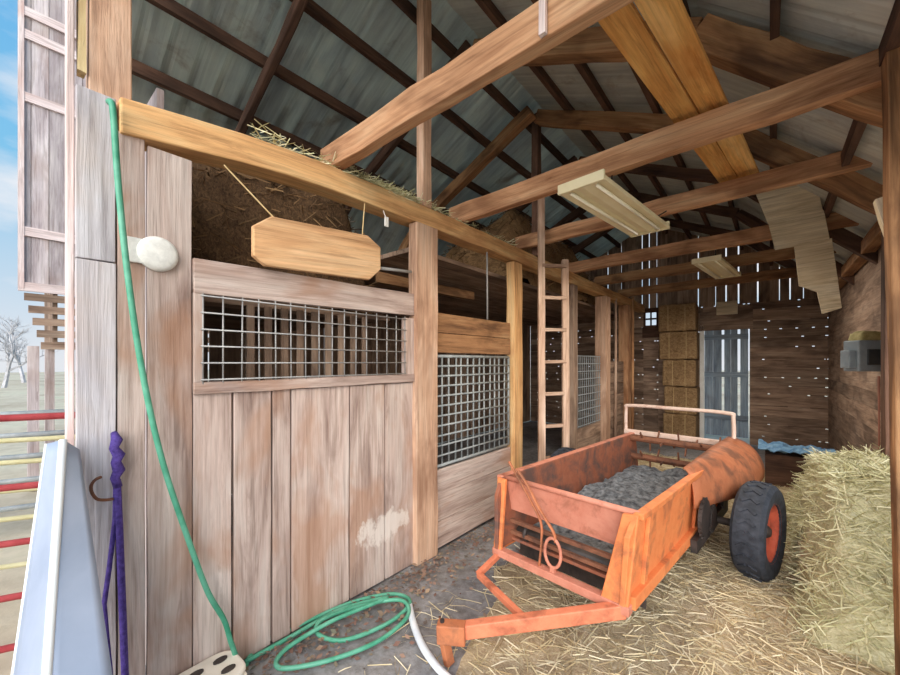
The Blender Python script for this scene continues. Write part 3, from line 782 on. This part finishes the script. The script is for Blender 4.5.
# bent sheet-metal panel leaning by the corner
mp_ = thing('metal_chute', 'pale blue-grey bent metal panel leaning upright by the corner boards', 'metal panel', at_d(60, 700, 1.3))
top = at_d(63, 440, 1.42); L = []
def loftpts(a, b, c, d, n=24):  # a-b left edge top/bottom, c-d right
    return [[Vector(a).lerp(Vector(b), i / n).lerp(Vector(c).lerp(Vector(d), i / n), k / 5) for k in range(6)] for i in range(n + 1)]
sp_t, sp_b = at_d(63, 440, 1.40), at_d(45, 700, 1.12)
dirv = sp_b - sp_t; k = -sp_b.z / dirv.z if dirv.z else 0
def ext(a, b): return b + (b - a) * (b.z / (a.z - b.z))     # continue the line down to the floor
lt, lb = at_d(47, 444, 1.46), at_d(10, 700, 1.22)
rt, rb = at_d(79, 450, 1.45), at_d(116, 700, 1.22)
SPB, LB, RB = ext(sp_t, sp_b), ext(lt, lb), ext(rt, rb)
m = MB(); m.grid(loftpts(lt, LB, sp_t, SPB)); obj('left_flange', m, M['galv'], mp_, smooth=True, solid=.006)
m = MB(); m.grid(loftpts(sp_t, SPB, rt, RB)); obj('right_flange', m, M['galv'], mp_, smooth=True, solid=.006)
m = MB(); m.tube([sp_t, SPB], .012, 8); obj('folded_rim', m, M['galvrim'], mp_, smooth=True)
m = MB(); m.tube([lt, LB], .007, 8); obj('edge_rim', m, M['galvrim'], mp_, smooth=True)

# crate by the wall
ct = thing('plastic_crate', 'cream plastic crate with oval hand slots on the floor under the hose', 'crate', (-2.02, .60, 0), math.radians(3))
m = MB()
h = .10
m.ab(-.10, .10, -.16, .16, .0, .015)
for sx in (-1, 1): m.ab(sx * .10 - .008, sx * .10 + .008, -.16, .16, .0, h)
for sy in (-1, 1): m.ab(-.10, .10, sy * .16 - .008, sy * .16 + .008, .0, h)
obj('body', m, M['crate'], ct, local=True, bevel=.004)
# lid with slots
sgnp = lambda c, p: math.copysign(abs(c) ** p, c)
m = MB(); m.prism([(.118 * sgnp(math.cos(a), .5), .18 * sgnp(math.sin(a), .5), h) for a in [2 * math.pi * i / 40 for i in range(40)]], (0, 0, .03))
obj('lid', m, M['crate'], ct, local=True, bevel=.01)
for k in range(3):
    for j in range(2):
        m = MB(); m.lathe([(.001, 0), (.019, 0), (.019, .006), (.001, .006)], (-.045 + .09 * j, -.105 + .105 * k, h + .0295), (0, 0, 1), 16)
        for v in m.v: v.y = (-.105 + .105 * k) + (v.y - (-.105 + .105 * k)) * 1.7
        obj('hand_slot', m, M['iron'], ct, local=True)

# pale curved strip on the floor
m = MB(); m.tube(cr([at_z(409, 604, .02), at_z(413, 622, .025), at_z(422, 645, .025), at_z(438, 668, .025), at_z(462, 690, .025)], 6), .021, 10, flat=.8)
tag(obj('plastic_pipe', m, M['paleplastic'], smooth=True), 'pale curved plastic pipe lying on the floor before the spreader hitch', 'pipe')

# ------------------------------------------------------------------ manure spreader
RZ = -math.atan2(.108, .994)
sp = thing('manure_spreader', 'faded orange two-wheeled manure spreader standing on straw', 'farm machine', (-1.01, 2.26, 0), RZ)
def part(name, mb, mat, **kw):
    par = kw.pop('parent', sp)
    return obj(name, mb, mat, par, local=True, **kw)
hw, zb, zt, LEN = .44, .34, .77, 2.45
fl2 = .035   # flare
m = MB(); m.prism([(hw, -.10, zb - .03), (hw, LEN, zb - .0), (hw + fl2, LEN, zt + .01), (hw + fl2, -.0, zt + .01), (hw + fl2 * .5, -.08, zt - .10)], (-.03, 0, 0))
part('side_panel', m, M['orange'], bevel=.004)
m = MB(); m.prism([(-hw, -.10, zb - .03), (-hw, LEN, zb), (-hw - fl2, LEN, zt + .01), (-hw - fl2, -.0, zt + .01), (-hw - fl2 * .5, -.08, zt - .10)], (.03, 0, 0))
part('side_panel', m, M['inner'], bevel=.004)
# side reinforcements (right)
m = MB(); m.box((hw + fl2 - .0, 0.0, zt), (hw + fl2 - .0, LEN, zt), .05, .035, seg=4)
part('top_rail', m, M['orange'], bevel=.005)
m = MB(); m.box((-hw - fl2, 0.0, zt), (-hw - fl2, LEN, zt), .05, .035, seg=4)
part('top_rail', m, M['pinkor'], bevel=.005)
m = MB(); m.box((hw + .012, -.05, zb - .02), (hw + .012, LEN, zb + .0), .05, .07)
part('sill_beam', m, M['orange'], bevel=.005)
m = MB(); m.box((-hw - .012, -.05, zb - .02), (-hw - .012, LEN, zb + .0), .05, .07)
part('sill_beam', m, M['orange'], bevel=.005)
for y in (.14, 1.15):
    m = MB(); m.box((hw + .01, y, zb), (hw + fl2 + .012, y, zt), .022, .05, (0, 1, 0)); part('side_rib', m, M['orange'], bevel=.003)
# front corner brackets
m = MB(); m.prism([(hw + .012, -.10, zb - .07), (hw + fl2 + .005, -.02, zt + .01), (hw - .045, -.02, zt - .0), (hw - .14, -.10, zb - .07)][::-1], (0, .03, 0))
part('corner_bracket', m, M['orange'], bevel=.006)
m = MB(); m.prism([(-hw - .012, -.10, zb - .07), (-hw - fl2 - .005, -.02, zt + .01), (-hw + .03, -.02, zt), (-hw + .05, -.10, zb - .07)], (0, .03, 0))
part('corner_bracket', m, M['orange'], bevel=.006)
# front board
m = MB(); m.prism([(-hw - .01, .07, zb + .20), (hw + .01, .07, zb + .20), (hw + .03, .03, zt), (-hw - .03, .03, zt)], (0, .025, 0))
part('front_board', m, M['pinkor'], bevel=.004)
m = MB(); m.tube([(-hw - .03, .03, zt + .005), (hw + .03, .03, zt + .005)], .018, 8)
part('front_rim', m, M['pinkor'], smooth=True)
for z in (zb + .13, zb + .05):
    m = MB(); m.box((-hw + .02, .06, z), (hw - .02, .06, z), .03, .025); part('front_bar', m, M['rust'], bevel=.003)
m = MB(); m.box((-hw - .02, -.07, zb - .05), (hw + .02, -.07, zb - .05), .06, .05)
part('front_sill', m, M['pinkor'], bevel=.005)
m = MB(); m.ab(-hw, hw, .20, .215, .17, zb - .01, ax=0); part('dark_baffle', m, M['iron'])  # added dark plate that keeps the open front slots black
# floor and apron
m = MB(); m.ab(-hw, hw, .06, LEN, zb - .01, zb + .01, ax=1)
part('bed', m, M['inner'])
for k in range(9):
    m = MB(); y = .25 + k * .26; m.ab(-hw + .04, hw - .04, y, y + .03, zb + .01, zb + .03, ax=0); part('apron_slat', m, M['iron'])
m = MB(); m.tube([(-hw + .06, .10, zb + .06), (hw - .06, .10, zb + .06)], .03, 10); part('apron_shaft', m, M['iron'], smooth=True)
for x in (-.3, .3):
    m = MB(); m.lathe([(.001, -.012), (.055, -.012), (.06, 0), (.055, .012), (.001, .012)], (x, .10, zb + .06), (1, 0, 0), 14); part('sprocket', m, M['iron'])
# levers
def lever(xb, pts, ring):
    m = MB(); m.tube(cr([Vector(p) for p in pts], 5), .013, 8, flat=.6)
    l = part('lever', m, M['rustor'], smooth=True)
    if ring:
        c = Vector(ring); m = MB(); m.tube([c + Vector((math.cos(a) * .055, 0, math.sin(a) * .09)) for a in [i * 2 * math.pi / 18 for i in range(18)]], .010, 8, closed=True)
        part('quadrant_ring', m, M['pinkor'], smooth=True, parent=l)
lever(0, [(-.33, -.08, .93), (-.27, -.06, .83), (-.18, -.05, .70), (-.10, -.05, .58), (-.09, -.06, .46), (-.10, -.07, .31)], None)
lever(0, [(-.26, -.09, .90), (-.18, -.08, .80), (-.09, -.07, .66), (.0, -.07, .56), (.02, -.075, .50)], (.0, -.075, .43))
m = MB(); m.box((0.0, -.075, .345), (0.0, -.075, .28), .03, .02, (0, 1, 0)); part('lever_bracket', m, M['pinkor'])
# tongue
tip = Vector((-.193, -.725, .17))
m = MB(); m.box((.42, -.06, .275), tip, .055, .075, seg=4); part('tongue', m, M['tongue'], bevel=.006)
m = MB(); m.box((-.42, -.07, .27), (-.432, -.278, .20), .035, .035); m.box((-.432, -.27, .20), (.05, -.43, .21), .035, .035)
part('tongue_brace', m, M['tongue'], bevel=.004)
ht = MB(); ht.box(tip + Vector((.05, .03, 0)), tip + Vector((-.07, -.06, -.005)), .07, .10)
hi = part('hitch', ht, M['rustor'], bevel=.006)
m = MB(); m.box(tip + Vector((-.045, -.04, -.03)), tip + Vector((-.02, -.02, -.175)), .035, .05, (0, 1, 0)); part('hitch_foot', m, M['rustor'], parent=hi, bevel=.004)
m = MB(); m.tube([tip + Vector((-.05, -.045, .06)), tip + Vector((-.05, -.045, -.08))], .012, 8); part('hitch_pin', m, M['iron'], parent=hi)
# wheels
WY = 1.50
def wheel(x, sgn):
    def toe(mb):                       # the old axle is bent: the wheels toe a little
        if sgn > 0:
            mr = Matrix.Translation((x, WY, 0)) @ Matrix.Rotation(math.radians(-6), 4, 'Z') @ Matrix.Translation((-x, -WY, 0))
            mb.v = [mr @ v for v in mb.v]
        return mb
    r = .345
    prof = [(.205, -.085), (.26, -.10), (.315, -.098), (.34, -.075), (.345, -.03), (.345, .03), (.34, .075), (.315, .098), (.26, .10), (.205, .085)]
    m = MB(); m.lathe(prof + [prof[0]], (x, WY, r), (sgn, 0, 0), 40, caps=False)
    for k in range(26):
        a = 2 * math.pi * k / 26
        for s in (-1, 1):
            p = Vector((x + s * .05, WY + math.sin(a) * .345, r + math.cos(a) * .345))
            q = Vector((x + s * .005, WY + math.sin(a + .10) * .347, r + math.cos(a + .10) * .347))
            m.box(p, q, .022, .014, (0, math.sin(a), math.cos(a)))
    w = part('wheel', toe(m), M['rubber'], smooth=False)
    m = MB(); m.lathe([(.001, .01), (.05, .01), (.06, .035), (.12, .04), (.17, .02), (.195, .06), (.214, .088), (.219, .078), (.203, .04), (.203, -.07), (.001, -.02)], (x, WY, r), (sgn, 0, 0), 32)
    part('rim', toe(m), M['rim'], smooth=True, parent=w)
    m = MB(); m.lathe([(.001, .07), (.028, .07), (.045, .05), (.05, .0), (.001, 0)], (x, WY, r), (sgn, 0, 0), 20)
    part('hub', toe(m), M['iron'], smooth=True, parent=w)
wheel(.79, 1); wheel(-.79, -1)
m = MB(); m.tube([(-.78, WY, .345), (.78, WY, .345)], .03, 10); part('axle', m, M['iron'], smooth=True)
# beater shield: rounded cover at the rear right
def shield(x_in, x_out, y0, y1, sgn, mat):
    P = []
    n = 12
    for i in range(n + 1):
        t = i / n; y = y0 + (y1 - y0) * t
        s = min(1, .25 + 1.3 * t) if t < .6 else 1.0
        row = []
        for k in range(9):
            a = k / 8 * math.pi * .55
            row.append((sgn * (x_in + (x_out - x_in) * math.sin(a) * s), y, .55 + .05 * (1 - s) + (.30 * s + .0) * math.cos(a) + (.22 * (1 - s)) * math.cos(a)))
        P.append(row)
    m = MB(); m.grid(P)
    s_ = part('shield', m, mat, smooth=True, solid=.01)
    m = MB(); last = [Vector(p) for p in P[-1]]; m.prism(last + [Vector((sgn * x_in, y1, last[-1].z))], (0, .012, 0))
    part('shield_end', m, mat, parent=s_)
shield(.42, .70, 1.0, 2.52, 1, M['rustor'])
for (y, z, r) in ((1.10, .47, .13), (1.34, .40, .09), (1.75, .5, .12)):
    m = MB()
    for k in range(16):
        a = 2 * math.pi * k / 16; m.box((.53, y + math.sin(a) * r, z + math.cos(a) * r), (.53, y + math.sin(a) * (r + .016), z + math.cos(a) * (r + .016)), .02, .016, (1, 0, 0))
    m.lathe([(.001, -.012), (r, -.012), (r, .012), (.001, .012)], (.53, y, z), (1, 0, 0), 24); part('gear', m, M['iron'])
m = MB(); m.box((.50, .95, .30), (.50, 1.95, .34), .04, .09); part('drive_frame', m, M['iron'])
for z in (.55, .75):
    m = MB(); m.tube([(-hw, 2.3, z), (hw, 2.3, z)], .035, 8)
    for k in range(12):
        a = k * 2.4; x = -hw + .06 + k * .07; m.box((x, 2.3, z), (x, 2.3 + math.cos(a) * .12, z + math.sin(a) * .12), .012, .02)
    part('beater', m, M['rust'])
# rear hoop
m = MB(); m.tube(cr([Vector(p) for p in ((-hw - .12, LEN + .02, .60), (-hw - .12, LEN + .02, 1.03), (-hw - .07, LEN + .02, 1.09), (0, LEN + .02, 1.095), (hw - .02, LEN + .02, 1.09), (hw + .03, LEN + .02, 1.03), (hw + .03, LEN + .02, .6))], 6), .019, 8)
part('rear_hoop', m, M['palepipe'], smooth=True)
m = MB(); m.box((-hw - .13, LEN, .79), (hw + .05, LEN, .79), .05, .05); part('rear_rail', m, M['palepipe'], bevel=.005)

# dry muck in the box
def toW(p): return PM['manure_spreader'] @ Vector(p)
m = MB(); P = []
for i in range(31):
    row = []
    for j in range(61):
        x = -.39 + .78 * i / 30; y = .12 + 2.05 * j / 60
        z = .372 + .13 * max(0, min(1, j / 20 - .4)) * (1 - (x / .39) ** 2 * .35) + .05 * mnoise.noise((x * 6, y * 6, 9)) + .025 * mnoise.noise((x * 20, y * 20, 4))
        row.append(toW((x, y, max(.372, z))))
    P.append(row)
m.grid(P); tag(obj('dried_muck', m, M['muck']), 'grey dried muck lying in the orange spreader box', 'muck', kind='stuff')

# ------------------------------------------------------------------ hay heap, straw, leaves
m = MB()
def hayf(u, v, x, y):
    b = min(1, u * 3.2) ** .8 * min(1, v * 3.0) ** .7 * min(1, (1 - v) * 4) ** .6
    return .80 * b + (.09 * mnoise.noise((x * 4, y * 4, 5)) + .05 * mnoise.noise((x * 13, y * 13, 6))) * (b + .1)
P1 = heap(m, .13, .76, 2.9, 5.5, -.01, hayf, 36, 70)
tag(obj('hay_heap', m, M['heap'], smooth=True), 'pale green hay heap against the right-hand wall', 'hay', kind='stuff')
m = MB(); scatter(m, 3800, lambda: onheap(P1, .03), (.08, .24), .006, .5)
tag(obj('hay_heap_stalks', m, M['hay']), 'loose stalks bristling over the pale green hay heap', 'hay', kind='stuff')
# low straw bed
def bedz(x, y):
    e = (x + 1.35 + .30 * (y - 1.3)) * 1.6 + .5 * mnoise.noise((x * 1.7, y * 1.7, 8))
    e = max(0, min(1, e)) * max(0, min(1, (y - .9) * 1.5))
    return e
m = MB(); P = []
for i in range(61):
    row = []
    for j in range(111):
        x = -1.7 + 2.45 * i / 60; y = .8 + 6.4 * j / 110
        b = bedz(x, y)
        row.append((x, y, -.03 + .05 * b ** .6 + b * (.022 * mnoise.noise((x * 5, y * 5, 0)) + .012 * mnoise.noise((x * 16, y * 16, 0)))))
    P.append(row)
m.grid(P); PB = P
tag(obj('straw_bedding', m, M['litter'], smooth=True), 'trampled straw bedding spread over the floor around the orange spreader', 'straw', kind='stuff')
m = MB()
def sb():
    p = onheap(PB, .02)
    return p if R.random() < bedz(p.x, p.y) + .04 and p.z > -.03 else (Vector((p.x, p.y, .004)) if R.random() < .12 else None)
scatter(m, 17000, sb, (.06, .22), .0055, .12)
tag(obj('straw_stalks', m, M['straw']), 'loose golden straw stalks lying over the bedding and floor', 'straw', kind='stuff')
# leaves and chaff along the stall wall
m = MB()
for _ in range(1500):
    y = R.uniform(.5, 4.2); x = -2.12 + abs(R.gauss(0, .22)); a = R.uniform(0, 6.3); s = R.uniform(.007, .024)
    p = Vector((x, y, R.uniform(.004, .03))); d = Vector((math.cos(a), math.sin(a), R.uniform(-.4, .4))) * s; e2 = Vector((-math.sin(a), math.cos(a), R.uniform(-.4, .4))) * s * .6
    m.add([p - d, p - e2, p + d, p + e2], [[0, 1, 2, 3]])
tag(obj('fallen_leaves', m, M['leaf']), 'dry leaves and chaff littering the floor along the stall front', 'leaves', kind='stuff')

# ------------------------------------------------------------------ back of the barn
bl = [(-1.70, -1.12, .0, .55, 'lowest'), (-1.68, -1.10, .55, 1.10, 'second from the floor'), (-1.70, -1.12, 1.10, 1.65, 'middle'), (-1.76, -1.10, 1.65, 2.22, 'second from the top'), (-1.78, -1.12, 2.22, 2.78, 'topmost')]
for (x0, x1, z0, z1, w) in bl:
    b = thing('hay_bale', 'tan hay bale beside the sky-tinted door, %s of its stack' % w, 'bale', ((x0 + x1) / 2, 9.0, z0), 0, 'bales stacked by the back door')
    m = MB(); P = []
    m.box((x0, 9.05, (z0 + z1) / 2), (x1, 9.05, (z0 + z1) / 2), .42, z1 - z0 - .01, seg=10, jit=.012)
    obj('hay_block', m, M['bale'], b, bevel=.03)
    for x in (x0 + .18, x1 - .18):
        m = MB(); m.box((x, 8.835, z0 + .01), (x, 8.835, z1 - .02), .008, .008, (0, 1, 0)); obj('twine', m, M['rope'], b)
m = MB(); m.ab(-.05, .55, 6.35, 6.75, 0, .42, ax=0)
tr = obj('wooden_box', m, M['dark'], bevel=.01); tag(tr, 'dark low wooden box against the wall behind the hay heap', 'box')
m = MB(); P = []
for i in range(25):
    row = []
    for j in range(19):
        x = -.12 + .74 * i / 24; y = 6.3 + .5 * j / 18
        row.append((x, y, .445 + .10 * abs(mnoise.noise((x * 5, y * 7, 2))) + .04 * mnoise.noise((x * 16, y * 16, 1)) + .03))
    P.append(row)
m.grid(P); tag(obj('tarp', m, M['bluetarp'], solid=.01), 'crumpled blue tarp lying on the dark box', 'tarp')
# electrical box on its post
q = at_d(876, 357, 3.40)
eb = thing('fuse_box', 'grey metal fuse box with dark window mounted on a reddish post', 'box', (q.x, q.y, q.z))
def eloc(dx, dz, dy=0): return q + RGT * dx + Vector((0, 0, dz)) + FWD * dy
def ebox(x0, x1, z0, z1, y0, y1, mb):
    mb.box(eloc((x0 + x1) / 2, z0, (y0 + y1) / 2), eloc((x0 + x1) / 2, z1, (y0 + y1) / 2), x1 - x0, y1 - y0, up=FWD)
m = MB(); ebox(-.15, .16, -.13, .15, .0, .14, m); obj('case', m, M['boxgrey'], eb, bevel=.008)
m = MB(); ebox(-.08, .07, -.07, .07, -.012, .0, m); obj('window', m, M['dkglass'], eb, bevel=.003)
m = MB(); ebox(-.22, -.155, -.10, .06, .02, .10, m); obj('side_box', m, M['boxgrey'], eb, bevel=.006)
m = MB(); ebox(.165, .23, -.02, .10, .02, .10, m); obj('conduit_box', m, M['boxgrey'], eb, bevel=.006)
m = MB(); P = []
for i in range(13):
    row = []
    for j in range(13):
        a, b = i / 12 * 2 - 1, j / 12 * 2 - 1
        hh = .085 * max(0, 1 - max(abs(a), abs(b)) ** 4) ** .5 + .012 * mnoise.noise((a * 3, b * 3, 7))
        row.append(eloc(a * .12, .152 + max(0, hh), .07 + b * .065))
    P.append(row)
m.grid(P); tag(obj('feed_sack', m, M['olive'], smooth=True), 'olive-tan folded sack lying on top of the grey fuse box', 'sack')
p = at_d(885, 400, 3.52)
m = MB(); m.ab(p.x - .04, p.x + .04, p.y - .04, p.y + .04, 0, 1.47, seg=4, jit=.003)
tag(obj('box_post', m, M['redpost'], bevel=.005), 'short reddish post standing under the grey fuse box', 'post')

# ------------------------------------------------------------------ outside, left edge of the photo
def gate(name, label, a, b, zs, mat, r=.018, group='pipe gates in the yard'):
    a = Vector(a); b = Vector(b); g = thing(name, label, 'gate', tuple((a + b) / 2), 0, group)
    for z in zs:
        m = MB(); m.tube([(a.x, a.y, z), (b.x, b.y, z)], r, 8); obj('rail', m, mat, g, smooth=True)
    for p in (a, b):
        m = MB(); m.tube([(p.x, p.y, 0), (p.x, p.y, max(zs) + .02)], r * 1.2, 8); obj('upright', m, mat, g, smooth=True)
    mdl = (a + b) / 2
    m = MB(); m.tube([(mdl.x, mdl.y, min(zs)), (mdl.x, mdl.y, max(zs))], r, 8); obj('brace', m, mat, g, smooth=True)
gate('pipe_gate', 'red pipe gate in the yard behind the leaning metal panel', (-3.9, -1.85, 0), (-2.86, .36, 0), (.12, .38, .66, .95, 1.31), M['redpipe'])
gate('pipe_gate', 'pale yellow pipe gate standing behind the red gate', (-4.6, -1.6, 0), (-3.5, .42, 0), (.3, .6, .78, .96, 1.1), M['yelpipe'], .016)
gate('pipe_gate', 'grey pipe gate beyond the yellow gate under the raised shed', (-6.0, -1.7, 0), (-5.1, .75, 0), (.25, .5, .72, .92, 1.12), M['greypipe'], .025)
# raised shed
sh = thing('grey_shed', 'tall grey board shed raised on legs beyond the barn corner', 'shed', (-7.4, 1.3, 0))
y0, y1, X0 = .15, 2.6, -7.0
m = MB(); y = y0
while y < y1:
    w = R.uniform(.10, .16); m.ab(X0 - .03, X0, y, min(y + w, y1) - .006, 2.5, 7.2); y += w
obj('wall_boards', m, M['grey'], sh)
m = MB(); m.ab(X0 - .06, X0 - .035, y0, y1, 2.5, 7.2); obj('wall_lining', m, M['mid'], sh)
m = MB()
for z in (2.52, 3.2, 4.85, 5.62, 5.9): m.ab(X0, X0 + .03, y0, y1, z - .05, z + .06, ax=1)
m.ab(X0, X0 + .035, y0, y0 + .05, 2.5, 7.2)
obj('batten', m, M['pink'], sh)
m = MB()
for k in range(5):
    z = 2.42 - k * .15; m.ab(X0 - .02, X0 + .01, y0 + .05 + .035 * k, y1, z - .06, z + .03, ax=1)
obj('slat_panel', m, M['mid'], sh)
m = MB(); m.ab(X0 - 1.5, X0 - .04, y0 + .3, y1, 1.8, 1.86, ax=1); m.ab(X0 - 1.5, X0 - .04, y0 + .3, y0 + .34, 1.86, 7.2); obj('shed_floor', m, M['mid'], sh)
for (x, y) in ((X0 - .1, .28), (X0 - .1, 2.5), (X0 - 1.4, .5), (X0 - 1.4, 2.5)):
    m = MB(); m.ab(x - .05, x + .05, y - .05, y + .05, 0, 1.8); obj('leg', m, M['grey'], sh)
m = MB(); m.prism([(X0 - 1.8, .0, 7.2), (X0 + .25, .0, 7.2), (X0 - .75, 0, 7.8)], (0, 2.8, 0)); obj('roof', m, M['roof'], sh)
# bare trees far off
def tree(px, d, h, label, seed):
    rr = random.Random(seed); p = at_d(px, 362, d); b = Vector((p.x, p.y, -.05)); m = MB()
    def grow(a, dirv, L, r, dep):
        n = 4; pts = [a]; dd = dirv.copy()
        for i in range(n):
            dd = (dd + Vector((rr.gauss(0, .13), rr.gauss(0, .13), rr.gauss(.04, .08)))).normalized(); pts.append(pts[-1] + dd * (L / n))
        m.tube(pts, [r * (1 - .5 * i / n) for i in range(n + 1)], 5)
        if dep <= 0: return
        for k in range(4 if dep > 1 else 5):
            q = pts[rr.randrange(2, n + 1)]; dv = (dd + Vector((rr.gauss(0, .6), rr.gauss(0, .6), rr.gauss(.1, .35)))).normalized()
            grow(q, dv, L * rr.uniform(.5, .72), r * .5, dep - 1)
    grow(b, Vector((0, 0, 1)), h * .36, h * .022, 4)
    tag(obj('bare_tree', m, M['bark']), label, 'tree', 'bare trees beyond the yard')
tree(4, 24, 6.0, 'pale bare tree beyond the yard at the picture edge', 3)
tree(24, 30, 6.5, 'pale bare tree farther off, just beside the shed', 5)
